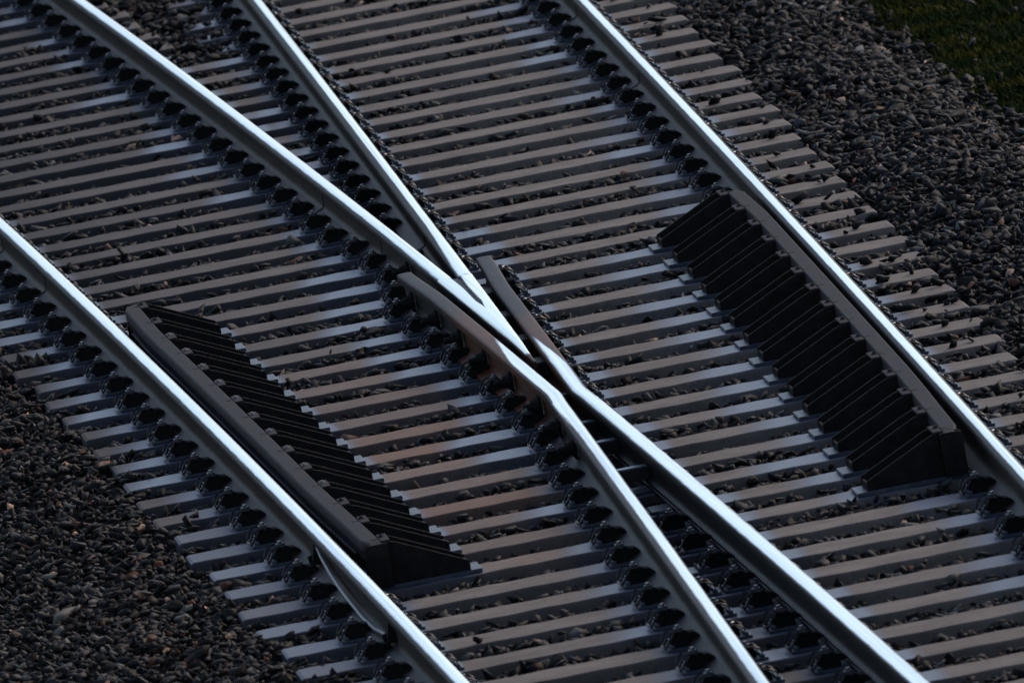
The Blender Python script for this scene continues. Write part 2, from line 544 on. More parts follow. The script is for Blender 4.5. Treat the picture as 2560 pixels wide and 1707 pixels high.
# spacer blocks between nose and wings, and between the wing rails behind the throat
for y in (0.9, 0.05, -0.8, -1.6):
    for a, b in ((xWL(y) + 0.012, xB(y) - 0.03), (xC(y) + 0.03, xWR(y) - 0.012)):
        mb = MB(); mb.box(a, b, y - 0.09, y + 0.09, 0.045, 0.125, 0.006); mb.build('spacer_block', M_BLOCK, frog)
for y in (-2.62, -3.55, -4.2, -5.1):
    mb = MB(); mb.box(xWL(y) + 0.013, xWR(y) - 0.013, y - 0.035, y + 0.035, 0.045, 0.101, 0.004); sb = mb.build('spacer_block', M_BLOCK, frog)
    mb = MB(); mb.box(xWL(y) + 0.022, xWR(y) - 0.022, y - 0.028, y + 0.024, 0.0995, 0.1045, 0.001); mb.build('lit_block_top', M_LIT_TOP, sb)  # bright strip paints the lit top of the spacer block

# through bolts on the outer faces of the wing rails
def web_bolt(x, y, z, s, parent, big=1.0):
    mb = MB()
    # bevel washer plate: tall oval against the web
    n = 14
    ring = [(math.cos(2 * math.pi * k / n) * 0.034 * big, math.sin(2 * math.pi * k / n) * 0.052 * big) for k in range(n)]
    v = [(s * 0.012, a, b) for a, b in ring] + [(s * 0.026, a * 0.92, b * 0.92) for a, b in ring]
    mb.add([(x + p, y + q, z + r) for p, q, r in v], [tuple(range(n)), tuple(range(2 * n - 1, n - 1, -1))] + [(i, (i + 1) % n, (i + 1) % n + n, i + n) for i in range(n)])
    # hex nut, tapered collar and bolt shank end
    prof = [(0.026, 0.040), (0.034, 0.036), (0.036, 0.030), (0.060, 0.027), (0.062, 0.017), (0.092, 0.015), (0.095, 0.011)]
    rings = []
    m6 = 8
    v = []
    for (d, r) in prof:
        for k in range(m6):
            t = 2 * math.pi * k / m6
            v.append((x + s * d, y + r * big * math.cos(t), z + r * big * math.sin(t)))
    f = []
    for j in range(len(prof) - 1):
        for k in range(m6):
            k2 = (k + 1) % m6
            f.append((j * m6 + k, j * m6 + k2, (j + 1) * m6 + k2, (j + 1) * m6 + k))
    f.append(tuple((len(prof) - 1) * m6 + k for k in range(m6)))
    mb.add(v, f)
    return mb.build('web_bolt', M_CLIP, parent)

for y in (1.28, 0.55, -0.2, -1.0, -1.83, -2.72, -3.45, -4.15):
    web_bolt(xWL(y) - 0.006, y - 0.03, 0.093, -1, frog)
    web_bolt(xWR(y) + 0.006, y - 0.03, 0.093, 1, frog)
web_bolt(xB(2.35) - 0.006, 2.3, 0.095, -1, frog, 0.9)

# ------------------------------------------------------------------ fastening parts (shared meshes)
def clip_mesh():
    """tension clamp on the left of a rail: local x=0 is the bolt, the rail lies towards +x"""
    mb = MB()
    # heavy clamp body, a half disc standing across the sleeper
    n = 11
    for (y0, y1, rx, rz, cx) in ((-0.048, -0.014, 0.046, 0.060, 0.006), (0.014, 0.046, 0.043, 0.056, 0.002)):
        poly = [(cx + rx, 0.004)] + [(cx + rx * math.cos(math.pi * k / n), 0.010 + rz * math.sin(math.pi * k / n) ** 0.85) for k in range(n + 1)] + [(cx - rx, 0.004)]
        mb.prism(poly, y0, y1)
    # toe bearing on the rail foot
    mb.prism([(0.02, 0.028), (0.078, 0.026), (0.082, 0.034), (0.06, 0.052), (0.02, 0.056)], -0.034, 0.034)
    mb.box(-0.034, 0.03, -0.03, 0.03, 0.003, 0.052, 0.006)
    return mb

def wire_mesh():
    mb = MB()
    for sgn in (-1, 1):
        pts = []
        for k in range(9):
            t = k / 8
            a = math.pi * (0.98 - 0.62 * t)
            pts.append((-0.012 + 0.056 * math.cos(a), sgn * (0.056 + 0.006 * math.sin(a * 1.5)), 0.012 + 0.056 * math.sin(a)))
        mb.tube(pts, 0.0045, 6)
    pts = [(-0.064, -0.055, 0.010), (-0.070, -0.02, 0.010), (-0.070, 0.02, 0.010), (-0.064, 0.055, 0.010)]
    mb.tube(pts, 0.0055, 6)
    mb.tube([(-0.060, -0.05, 0.012), (-0.04, -0.02, 0.034), (-0.04, 0.02, 0.034), (-0.060, 0.05, 0.012)], 0.005, 6)
    return mb

def bolt_mesh():
    mb = MB()
    def hexp(r, z0, z1, n=6, r2=None):
        r2 = r if r2 is None else r2
        v = [(r * math.cos(2 * math.pi * k / n), r * math.sin(2 * math.pi * k / n), z0) for k in range(n)] + \
            [(r2 * math.cos(2 * math.pi * k / n), r2 * math.sin(2 * math.pi * k / n), z1) for k in range(n)]
        mb.add(v, [tuple(range(n - 1, -1, -1)), tuple(range(n, 2 * n))] + [(k, (k + 1) % n, (k + 1) % n + n, k + n) for k in range(n)])
    hexp(0.024, 0.053, 0.059, 12)
    hexp(0.020, 0.059, 0.077, 6)
    hexp(0.020, 0.077, 0.080, 6, 0.016)
    hexp(0.011, 0.080, 0.090, 10, 0.009)
    return mb

def to_mesh(mb, name, m, smooth=False):
    me = bpy.data.meshes.new(name)
    me.from_pydata(mb.v, [], mb.f)
    me.materials.append(m)
    if smooth:
        me.polygons.foreach_set('use_smooth', [True] * len(me.polygons))
        me.set_sharp_from_angle(angle=math.radians(40))
    me.update()
    return me
ME_CLIP = to_mesh(clip_mesh(), 'rail_clip', M_CLIP)
ME_CLIPR = to_mesh(mirror_x(clip_mesh()), 'rail_clip', M_CLIP)
ME_WIRE = to_mesh(wire_mesh(), 'clip_spring', M_WIRE, True)
ME_WIRER = to_mesh(mirror_x(wire_mesh()), 'clip_spring', M_WIRE, True)
ME_BOLT = to_mesh(bolt_mesh(), 'bolt', M_BOLT, False)

def child(name, me, parent, loc, rz=0.0, tilt=0.0):
    o = bpy.data.objects.new(name, me)
    o.location = loc
    o.rotation_euler = (0, tilt, rz)
    o.parent = parent
    C.objects.link(o)
    return o

def base_plate(parent, x0, x1, ribs, px, py):
    """ribbed steel plate from x0 to x1 (world) on the sleeper whose origin is px, py"""
    mb = MB()
    mb.box(x0 - px, x1 - px, -0.085, 0.085, 0.0015, RZ - 0.0005, 0.003)
    for r in ribs:
        mb.box(r - px - 0.008, r - px + 0.008, -0.083, 0.083, RZ - 0.002, RZ + 0.014, 0.003)
    return mb.build('base_plate', M_PLATE, parent)

CLIP_OFF = 0.112          # bolt to rail centre
def clips_at(plate, px, lefts, rights):
    for x in lefts:
        a = random.uniform(-0.05, 0.05)
        child('rail_clip', ME_CLIP, plate, (x - px, 0, RZ - 0.004), a)
        child('clip_spring', ME_WIRE, plate, (x - px, random.uniform(-0.003, 0.003), RZ - 0.004), a)
        child('bolt', ME_BOLT, plate, (x - px, 0, RZ - 0.008), random.uniform(0, 1))
    for x in rights:
        a = random.uniform(-0.05, 0.05)
        x -= 0.014
        child('rail_clip', ME_CLIPR, plate, (x - px, 0, RZ - 0.001), a)
        child('clip_spring', ME_WIRER, plate, (x - px, 0, RZ - 0.001), a)
        child('bolt', ME_BOLT, plate, (x - px, 0, RZ - 0.026), random.uniform(0, 1))

# ------------------------------------------------------------------ sleepers
SLEEPERS = []             # (y, x0, x1) for the ballast to keep clear of
CHX, CHZ = 0.010, 0.010
def sleeper_mesh(x0, x1, px, zones, rustf, tone):
    hw, dep = 0.130 + random.uniform(-0.002, 0.002), -0.17
    prof = [(-hw - 0.006, dep), (-hw, -CHZ - 0.004), (-hw + 0.002, -0.003), (-hw + 0.007, 0.0), (0.0, 0.0), (hw - 0.007, 0.0), (hw - 0.002, -0.003), (hw, -CHZ - 0.004), (hw + 0.006, dep)]
    n = len(prof)
    xs = [x0 + 0.0, x0 + 0.012] + list(np.arange(x0 + 0.05, x1 - 0.04, 0.035)) + [x1 - 0.012, x1]
    v = []; f = []; we = []
    cham = random.choice((0.0, 0.0, 0.03, 0.045))
    for j, x in enumerate(xs):
        e = 0.006 if j in (0, len(xs) - 1) else 0.0
        for (s, z) in prof:
            zz = z - (e if z > -0.05 else 0)
            xx = x
            if j == len(xs) - 1 and s > 0.05: xx -= cham
            jitter = 0.0012 * math.sin(x * 23 + s * 40 + px) if z > -0.02 else 0
            v.append((xx - px, s * (1 - 0.03 * (e > 0)), zz + jitter))
            fl = 0.0
            for (a, b, q, ea, eb) in zones:
                sk = 0.04 * (s / hw) * (1 if q > 0 else -1) * 0.6
                fl = max(fl, abs(q) * sm(a - ea + sk, a + ea + sk, x) * (1 - sm(b - eb, b + eb, x)))
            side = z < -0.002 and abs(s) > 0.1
            we.append((fl * (0.30 if side else 1.0), rustf(x), max(tone, fl * 0.9, 0.55) if side else tone))  # side faces get a darker tone that paints in their shade
    for j in range(len(xs) - 1):
        for k in range(n - 1):
            f.append((j * n + k, (j + 1) * n + k, (j + 1) * n + k + 1, j * n + k + 1))
    f.append(tuple(range(n)))
    f.append(tuple(range(len(xs) * n - 1, (len(xs) - 1) * n - 1, -1)))
    f.append(tuple([0] + [j * n for j in range(len(xs) - 1, 0, -1)][::-1] + [j * n + n - 1 for j in range(len(xs) - 1, -1, -1)]))
    return v, f, we

ORD = ['first', 'second', 'third', 'fourth', 'fifth', 'sixth', 'seventh', 'eighth', 'ninth', 'tenth', 'eleventh', 'twelfth', 'thirteenth', 'fourteenth', 'fifteenth',
       'sixteenth', 'seventeenth', 'eighteenth', 'nineteenth', 'twentieth', 'twenty-first', 'twenty-second', 'twenty-third', 'twenty-fourth', 'twenty-fifth', 'twenty-sixth', 'twenty-seventh', 'twenty-eighth', 'twenty-ninth', 'thirtieth']
CLIPL = {14: -.342, 15: -.319, 16: -.308, 17: -.350, 18: -.406, 19: -.388, 20: -.371, 21: -.343, 22: -.326, 23: -.307, 24: -.305, 25: -.303, 26: -.305}
CLIPRT = {17: .262, 18: .242, 19: .222, 20: .200, 21: .177, 22: .160, 23: .146}
random.seed(21)
def zone_l(x, L, q=1.0): return (x - 0.14 - L, x, q, random.uniform(0.06, 0.14), 0.02)
def zone_r(x, L, q=1.0): return (x, x + 0.14 + L, q, 0.02, random.uniform(0.02, 0.05))

def make_sleeper(i, rails, x0, x1, label):
    y = ty(i)
    px = 0.5 * (x0 + x1)
    zones = []
    ra = {}
    for (k, x) in rails:
        if k == 'A':
            far = random.uniform(0.12, 0.3) if i < 27 else random.uniform(0.2, 0.5)
            zones += [zone_l(x, far, random.uniform(0.75, 1.0) if i < 27 else random.uniform(0.5, 0.8)), zone_r(x, random.uniform(0.03, 0.09), 0.8)]
        elif k == 'B' : zones += [zone_l(x, random.choice((0.03, 0.08, 0.15, 0.25)) + random.uniform(0, 0.08), random.uniform(0.7, 1.0)), zone_r(x, random.uniform(0.05, 0.12), 0.9)]
        elif k == 'C' : zones += [zone_l(x, random.uniform(0.05, 0.22), random.uniform(0.7, 1.0)), zone_r(x, random.uniform(0.02, 0.09), 0.9)]
        elif k == 'D' : zones += [zone_l(x, random.uniform(0.10, 0.32), random.uniform(0.7, 0.95)), zone_r(x, random.uniform(0.02, 0.10), 0.85)]
        elif k == 'X' : zones += [(CLIPL[i] - random.uniform(0.08, 0.36), xB(y), 1.0, 0.09, 0.02), (xC(y), CLIPRT.get(i, xWR(y) + 0.15) + random.uniform(0.05, 0.12), 0.9, 0.02, 0.03)]
    if 17 <= i <= 31:
        d = xD(y)
        zones += [(d - 0.545 - random.uniform(0.10, 0.33), d, 0.9, 0.12, 0.02)]
        a = xA(y)
        zones += [(a, a + 0.56 + random.uniform(0.0, 0.04), 0.85, 0.02, 0.02)]
    rpk = {20: .25, 21: .4, 22: .45, 23: .3, 24: .75, 25: .95, 26: .4, 27: .35, 28: 0.95, 29: .3, 30: .35, 31: .3}.get(i, 0.0)
    def rustf(x):
        return rpk * sm(-1.5, -0.9, x) * (1 - sm(-0.5, -0.25, x)) + 0.08
    tone = random.uniform(0.0, 0.26) + (0.22 * sm(16, -6, i))
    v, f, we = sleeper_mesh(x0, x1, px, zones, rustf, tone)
    # tone gets darker towards the left end, most on the upper rows
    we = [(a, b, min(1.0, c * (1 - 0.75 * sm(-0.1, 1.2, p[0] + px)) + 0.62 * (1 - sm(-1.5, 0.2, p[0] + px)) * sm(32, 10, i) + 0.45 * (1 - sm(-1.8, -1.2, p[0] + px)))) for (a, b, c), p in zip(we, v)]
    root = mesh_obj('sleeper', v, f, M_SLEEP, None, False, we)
    root.location = (px, y, 0)
    root.rotation_euler = (0, 0, random.uniform(-0.0012, 0.0012))
    tag(root, label, 'sleeper', 'concrete sleepers across the track')
    SLEEPERS.append((y, x0, x1))
    for (k, x) in rails:
        if k in 'ABCD':
            gap = xC(y) - xB(y) if y > 3 else xB(y) - xC(y)
            lefts, rights = [x - CLIP_OFF], [x + CLIP_OFF]
            pl0, pl1 = x - 0.172, x + 0.172
            if gap < 0.34:
                if y > 0:
                    if k == 'B': rights = []; pl1 = (x + xC(y)) / 2 - 0.002
                    if k == 'C': lefts = [] if gap < 0.25 else lefts; pl0 = (x + xB(y)) / 2 + 0.002
                else:
                    if k == 'C': rights = []; pl1 = (x + xB(y)) / 2 - 0.002
                    if k == 'B': lefts = [] if gap < 0.25 else lefts; pl0 = (x + xC(y)) / 2 + 0.002
            if 17 <= i <= 31 and k == 'A': rights = []; pl1 = x + 0.078
            if 17 <= i <= 31 and k == 'D': lefts = []; pl0 = x - 0.078
            bp = base_plate(root, pl0, pl1, [q for q in (x - 0.150, x + 0.150) if pl0 < q < pl1], px, y)
            clips_at(bp, px, lefts, rights)
        else:
            xl = CLIPL[i] + 0.048
            xr = CLIPRT.get(i, None)
            if xr is None: xr = (xC(y) + 0.155) if y > 2 else (xWR(y) + 0.155)
            xr -= 0.045
            bp = base_plate(root, xl - 0.055, xr + 0.055, [xl - 0.038, xr + 0.038], px, y)
            clips_at(bp, px, [xl], [xr])
    return root

for i in range(-13, 46):
    y = ty(i)
    a, d = xA(y), xD(y)
    le = a - 0.42 - random.uniform(-0.02, 0.03)
    re = d + 0.50 + random.uniform(-0.015, 0.02)
    if i <= -1:
        n = -1 - i
        make_sleeper(i, [('A', a), ('B', xB(y))], le, xB(y) + 0.26 + random.uniform(-0.03, 0.05),
                     'dark sleeper of the left track only, %s one up from where the sleeper rows join' % ORD[n])
        make_sleeper(i, [('C', xC(y)), ('D', d)], xC(y) - 0.34 + random.uniform(-0.04, 0.05), re,
                     'grey sleeper of the right track only, %s one up from where the sleeper rows join' % ORD[n])
        continue
    if i < 17: lab = 'long grey sleeper %s above the topmost bracket of the right check rail' % ORD[16 - i]
    elif i <= 31: lab = 'long grey sleeper carrying the %s bracket from the top of the right check rail' % ORD[i - 17]
    else: lab = 'long grey sleeper %s below the lowest bracket of the right check rail' % ORD[i - 32]
    if 14 <= i <= 26: rl = [('A', a), ('X', 0), ('D', d)]
    else: rl = [('A', a), ('B', xB(y)), ('C', xC(y)), ('D', d)]
    make_sleeper(i, rl, le, re, lab)

# ------------------------------------------------------------------ check rails with their brackets
def check_rail(side, label):
    xr = xD if side > 0 else xA
    ya, yb = (2.08, -6.49) if side > 0 else (2.12, -6.49)
    mid = 0.112 if side > 0 else 0.122
    def xg(y):
        fl = 0.018 * sm(0.9, 2.1, y) + 0.018 * sm(-4.4, -6.6, y)
        return xr(y) - side * (mid + fl)
    root = empty('check_rail', (0, 0, 0))
    tag(root, label, 'check rail', 'check rails beside the outer rails')
    # bar: s runs towards the running rail
    prof = [(-0.036, 0.118), (-0.036, 0.2035), (-0.0345, 0.208), (-0.031, 0.2098), (0.028, 0.2095), (0.0335, 0.207), (0.0365, 0.201), (0.036, 0.165), (0.026, 0.145), (0.026, 0.118)]
    ys = [ya, ya - 0.03, ya - 0.08, ya - 0.16] + yr(ya - 0.3, yb + 0.3, 0.25) + [yb + 0.16, yb + 0.08, yb + 0.03, yb]
    v = []; f = []
    n = len(prof)
    for y in ys:
        e = min(ya - y, y - yb)
        trim = 0.022 * (1 - sm(0.0, 0.17, e))
        drop = 0.006 * (1 - sm(0.0, 0.10, e))
        for (s, z) in prof:
            if s > 0: s = s - trim
            if z > 0.16: z -= drop
            v.append((xg(y) + side * s, y, z))
    for j in range(len(ys) - 1):
        for k in range(n):
            k2 = (k + 1) % n
            f.append((j * n + k, j * n + k2, (j + 1) * n + k2, (j + 1) * n + k))
    f.append(tuple(range(n))); f.append(tuple(range(len(ys) * n - 1, (len(ys) - 1) * n - 1, -1)))
    mesh_obj('guard_bar', v, f, M_GUARD, root)
    # the long flat liner lying low in the flangeway
    mb = MB()
    yy = yr(ya - 0.35, yb + 0.4, 0.3)
    vv = []; ff = []
    for y in yy:
        for (s, z) in ((0.030, 0.118), (0.030, 0.126), (0.040, 0.126), (0.040, 0.118)):
            vv.append((xg(y) + side * s, y, z))
    for j in range(len(yy) - 1):
        for k in range(4):
            ff.append((j * 4 + k, j * 4 + (k + 1) % 4, (j + 1) * 4 + (k + 1) % 4, (j + 1) * 4 + k))
    mb.add(vv, ff)
    mb.build('liner_strip', M_PLATE, root)
    end = -0.385
    for i in range(17, 32):
        y = ty(i)
        x0 = xg(y)
        def P(s): return x0 + side * s
        outline = [(0.024, 0.018), (0.024, 0.116), (-0.0375, 0.116), (-0.0375, 0.2005), (-0.070, 0.2010), (-0.085, 0.1985), (-0.100, 0.1935), (-0.118, 0.1855), (end, 0.060), (end - 0.004, 0.052), (end - 0.004, 0.018)]
        poly = [(P(s), z) for s, z in outline]
        if side < 0: poly = poly[::-1]
        br = MB()
        for yc in (-0.088, 0.088):
            br.prism(poly[::-1], y + yc - 0.006, y + yc + 0.006)
        if i == 31:                      # the last bracket closes the end of the bar
            cl = [(0.036, 0.018), (0.036, 0.196), (0.020, 0.2045), (-0.060, 0.2045), (-0.060, 0.018)]
            cl = [(P(s), z) for s, z in cl]
            br.prism(cl if side < 0 else cl[::-1], yb - 0.014, yb - 0.002)
            br.prism(cl if side < 0 else cl[::-1], y - 0.094, y - 0.082)
        # end plate between the two gussets
        a, b = sorted((P(end - 0.002), P(end + 0.008)))
        br.box(a, b, y - 0.0805, y + 0.0805, 0.019, 0.050)
        a, b = sorted((P(-0.060), P(-0.050)))
        br.box(a, b, y - 0.0805, y + 0.0805, 0.019, 0.190)
        bo = br.build('bracket', M_BRACKET, root)
        cp = MB()
        a, b = sorted((P(-0.0385), P(-0.078)))
        cp.box(a, b, y - 0.093, y + 0.093, 0.2013, 0.2095, 0.002)
        cp.build('bracket_cap', M_BRCAP, bo)
        bt = MB()
        xx = P(-0.052)
        nseg = 8
        for (r1, r2, z0, z1) in ((0.013, 0.013, 0.2095, 0.214), (0.010, 0.007, 0.214, 0.222)):
            vv = [(xx + r1 * math.cos(2 * math.pi * k / nseg), y + 0.01 + r1 * math.sin(2 * math.pi * k / nseg), z0) for k in range(nseg)] + \
                 [(xx + r2 * math.cos(2 * math.pi * k / nseg), y + 0.01 + r2 * math.sin(2 * math.pi * k / nseg), z1) for k in range(nseg)]
            bt.add(vv, [tuple(range(nseg, 2 * nseg))] + [(k, (k + 1) % nseg, (k + 1) % nseg + nseg, k + nseg) for k in range(nseg)])
        bt.build('bolt', M_NUTCAP if (side < 0 and 18 < i < 29) else M_BRCAP, bo)
        fp = MB()
        a, b = sorted((P(end - 0.050), P(0.050)))
        fp.box(a, b, y - 0.100, y + 0.100, 0.0015, 0.0175, 0.003)
        fp.build('foot_plate', M_PLATE, bo)
        # dark joint notch in the bar above each bracket
        nm = MB()
        a, b = sorted((P(-0.037), P(-0.008)))
        nm.box(a, b, y - 0.030, y - 0.014, 0.2085, 0.2112)
        nm.build('lock_pin', M_SEAM, bo)
    return root
check_rail(1, 'brown check rail inside the right outer rail, on a row of fifteen black brackets')
check_rail(-1, 'grey check rail inside the lower left rail, its black brackets facing the crossing')

# ------------------------------------------------------------------ bonding cable on the lower left rail
cab = empty('bonding_cable', (xA(-7) - 0.05, -7.0, 0.0))
tag(cab, 'thin pale bonding cable sagging along the foot of the lower left rail', 'cable')
def cp_(y, s, z): return (xA(y) - s - cab.location[0], y + 7.0, z)
mb = MB()
mb.tube([cp_(-5.75, 0.020, 0.135), cp_(-5.95, 0.028, 0.112), cp_(-6.25, 0.036, 0.090), cp_(-6.6, 0.042, 0.072), cp_(-7.0, 0.047, 0.062), cp_(-7.4, 0.050, 0.056), cp_(-7.75, 0.046, 0.058), cp_(-8.0, 0.034, 0.070), cp_(-8.12, 0.024, 0.085)], 0.0065, 8)
mb.build('cable_run', M_CABLE, cab, True)
for y in (-5.72, -8.14):
    mb = MB()
    xx = xA(y) - cab.location[0]
    mb.prism([(xx - 0.050, 0.055), (xx - 0.010, 0.055), (xx - 0.010, 0.145), (xx - 0.030, 0.148)], y + 7 - 0.05, y + 7 + 0.05)
    mb.tube([(xx - 0.06, y + 7, 0.075), (xx - 0.02, y + 7, 0.085)], 0.016, 8)
    mb.build('cable_lug', M_CLIP, cab)

# ------------------------------------------------------------------ ground sheet
def gz(x, y=0.0):
    if -3.7 <= x <= 2.55: z = -0.11
    elif x > 2.55: z = -0.11 - 0.25 * sm(2.55, 3.3, x)
    else: z = -0.11 - 0.25 * sm(-3.7, -4.8, x)
    return z
def ground():
    xs = [-900, -120, -20, -6, -4.8, -4.2, -3.7, -3, -2, -1, 0, 1, 2, 2.55, 2.8, 3.05, 3.3, 3.8, 4.5, 6, 20, 120, 900]
    ysx = [-400, -80, -30] + list(range(-18, 24, 2)) + [40, 120, 900]
    v = [(x, y, gz(x)) for y in ysx for x in xs]
    n = len(xs)
    f = [(j * n + k, j * n + k + 1, (j + 1) * n + k + 1, (j + 1) * n + k) for j in range(len(ysx) - 1) for k in range(n - 1)]
    o = mesh_obj('ground', v, f, M_GROUND, None, True)
    o['kind'] = 'structure'
ground()

# ------------------------------------------------------------------ ballast
def hull_stone(seed):
    r = np.random.default_rng(seed)
    p = r.normal(size=(9 + seed % 3, 3)); p /= np.linalg.norm(p, axis=1)[:, None]
    p *= r.uniform(0.62, 1.12, (len(p), 1))
    bm = bmesh.new()
    for q in p: bm.verts.new(q)
    res = bmesh.ops.convex_hull(bm, input=bm.verts)
    bmesh.ops.delete(bm, geom=[e for e in res['geom_interior'] if isinstance(e, bmesh.types.BMVert)], context='VERTS')
    bmesh.ops.triangulate(bm, faces=bm.faces)
    bm.verts.ensure_lookup_table()
    bm.verts.index_update()
    v = np.array([tuple(a.co) for a in bm.verts]); f = np.array([[a.index for a in q.verts] for q in bm.faces])
    bm.free()
    return v, f
STONES = [hull_stone(100 + k) for k in range(22)]

def project(P3):
    q = P3 - CAM_P
    wv = q @ CAM_F
    return 1280 + FPX * (q @ CAM_R) / wv, 853.5 - FPX * (q @ CAM_U) / wv

def value_noise(x, y, s, seed):
    g = np.random.default_rng(seed).uniform(-1, 1, (256, 256))
    u, v_ = x / s + 60.0, y / s + 60.0
    iu, iv = np.floor(u).astype(int), np.floor(v_).astype(int)
    fu, fv = u - iu, v_ - iv
    fu, fv = fu * fu * (3 - 2 * fu), fv * fv * (3 - 2 * fv)
    iu %= 255; iv %= 255
    return (g[iv, iu] * (1 - fu) + g[iv, iu + 1] * fu) * (1 - fv) + (g[iv + 1, iu] * (1 - fu) + g[iv + 1, iu + 1] * fu) * fv

def ballast():
    dens = 680
    X0, X1, YA, YBm = -4.6, 4.3, -15.5, 21.0
    n = int((X1 - X0) * (YA * -1 + YBm) * dens)
    x = rng.uniform(X0, X1, n); y = rng.uniform(YA, YBm, n)
    px, py = project(np.stack([x, y, np.zeros(n)], 1))
    keep = (px > -420) & (px < 2980) & (py > -330) & (py < 2060)
    x, y = x[keep], y[keep]; n = len(x)
    size = rng.uniform(0.013, 0.041, n) * np.where(rng.random(n) < 0.07, 1.4, 1.0)
    a, d = xA(y), xD(y)
    size = np.where(x < a - 0.42, size * 0.86, size)
    out_r, out_l = x > d + 0.5, x < a - 0.42
    z = -0.040 + 0.020 * value_noise(x, y, 0.5, 3) + 0.012 * value_noise(x, y, 0.16, 5)
    z = np.where(out_r | out_l, z + 0.018, z)
    z = z + 0.009 * np.clip((x - d - 0.08) / 0.2, 0, 1) * (x < d + 0.5) + 0.010 * np.clip((a - 0.1 - x) / 0.2, 0, 1) * (x > a - 0.42)
    ssm = np.clip((x - 2.5) / 0.8, 0, 1); z = z - 0.25 * ssm * ssm * (3 - 2 * ssm)
    ssl = np.clip((-3.6 - x) / 1.1, 0, 1); z = z - 0.25 * ssl * ssl * (3 - 2 * ssl)
    z = z + rng.uniform(-0.026, 0.016, n)
    # sleepers
    Ys = np.array([s[0] for s in SLEEPERS]); 
    idx = np.round((Y0 - y) / PITCH).astype(int)
    dy = np.abs(y - (Y0 - PITCH * idx))
    ontie = (dy < 0.128 + size * 0.75)
    split = idx <= -1
    inx = np.where(split, ((x > a - 0.45) & (x < a + 1.505 + 0.28)) | ((x > d - 1.505 - 0.36) & (x < d + 0.52)), (x > a - 0.45) & (x < d + 0.52))
    blocked = ontie & inx
    between = split & (x > a + 1.505 + 0.05) & (x < d - 1.505 - 0.12)
    up = rng.random(n)
    endz = (x > d + 0.22) | (between)
    sit = blocked & (dy < 0.11) & np.where(endz, up < np.where(between, 0.36, 0.03), up < 0.0004)
    nearr = np.minimum.reduce([np.abs(x - a), np.abs(x - d), np.abs(x - (a + 1.505)), np.abs(x - (d - 1.505))]) < 0.19
    sit &= ~nearr
    z = np.where(sit, size * 0.55, z)
    # a few pushed against the sleeper sides, standing proud
    proud = (~blocked) & (rng.random(n) < 0.03) & (dy > 0.14) & ~nearr
    z = np.where(proud, z + 0.026, z)
    keep = (~blocked) | sit
    # nothing sticks up under the rails
    under = nearr & (z + size > -0.012)
    z = np.where(under & ~sit, np.minimum(z, -0.012 - size), z)
    inx2 = (x > a - 0.05) & (x < a + 0.6) & (idx >= 17) & (idx <= 31)
    # crossing pit is dark and deep between the wing rails
    keep &= ~((x > 2.95) & (rng.random(n) < np.clip((x - 2.9) / 0.42, 0, 0.985)))
    x, y, z, size, out_l, out_r = x[keep], y[keep], z[keep], size[keep], out_l[keep], out_r[keep]
    n = len(x)
    # tilt, stretch, spin
    q = rng.normal(size=(n, 3)) * np.array([0.35, 0.35, 0]); yaw = rng.uniform(0, 2 * math.pi, n)
    cx, sx = np.cos(q[:, 0]), np.sin(q[:, 0]); cy, sy = np.cos(q[:, 1]), np.sin(q[:, 1]); cz, sz = np.cos(yaw), np.sin(yaw)
    Rm = np.empty((n, 3, 3))
    Rm[:, 0, 0] = cz * cy; Rm[:, 0, 1] = cz * sy * sx - sz * cx; Rm[:, 0, 2] = cz * sy * cx + sz * sx
    Rm[:, 1, 0] = sz * cy; Rm[:, 1, 1] = sz * sy * sx + cz * cx; Rm[:, 1, 2] = sz * sy * cx - cz * sx
    Rm[:, 2, 0] = -sy; Rm[:, 2, 1] = cy * sx; Rm[:, 2, 2] = cy * cx
    sc = np.stack([size * rng.uniform(1.0, 1.7, n), size * rng.uniform(0.7, 1.1, n), size * rng.uniform(0.4, 0.95, n)], 1)
    # colours
    base = np.array([[0.026, 0.030, 0.034], [0.034, 0.036, 0.037], [0.020, 0.024, 0.029], [0.040, 0.036, 0.031], [0.030, 0.036, 0.036], [0.055, 0.040, 0.032], [0.085, 0.035, 0.018], [0.50, 0.35, 0.28], [0.10, 0.115, 0.12]])
    pr = np.array([.22, .19, .20, .11, .13, .06, .020, .009, .045]); pr /= pr.sum()
    ci = rng.choice(len(base), n, p=pr)
    col = base[ci] * np.where((ci >= 6)[:, None], rng.uniform(0.35, 1.25, (n, 1)), rng.uniform(0.03, 0.27, (n, 1)))
    warm = np.where(out_l, 0.85, np.where(out_r, 0.0, 0.35))[:, None]
    col = col * (1 - warm) + col * np.array([1.30, 0.98, 0.72]) * warm
    intrack = (~out_l) & (~out_r)
    col = col * np.where(intrack, 0.68, np.where(out_r, 0.80, 1.0))[:, None]           # shade painted into stones between the sleepers and on the right shoulder
    kind = rng.integers(0, len(STONES), n)
    VS, FS, CS = [], [], []
    off = 0
    for k, (sv, sf) in enumerate(STONES):
        m = np.where(kind == k)[0]
        if len(m) == 0: continue
        vv = np.einsum('nij,nkj->nki', Rm[m], sv[None] * sc[m][:, None, :]) + np.stack([x[m], y[m], z[m]], 1)[:, None, :]
        nv = len(sv)
        ff = sf[None] + (np.arange(len(m)) * nv)[:, None, None] + off
        VS.append(vv.reshape(-1, 3)); FS.append(ff.reshape(-1, 3)); CS.append(np.repeat(col[m], nv, 0))
        off += nv * len(m)
    V = np.concatenate(VS); F = np.concatenate(FS); CC = np.concatenate(CS)
    me = bpy.data.meshes.new('ballast')
    me.vertices.add(len(V)); me.vertices.foreach_set('co', V.astype(np.float32).ravel())
    me.loops.add(F.size); me.loops.foreach_set('vertex_index', F.astype(np.int32).ravel())
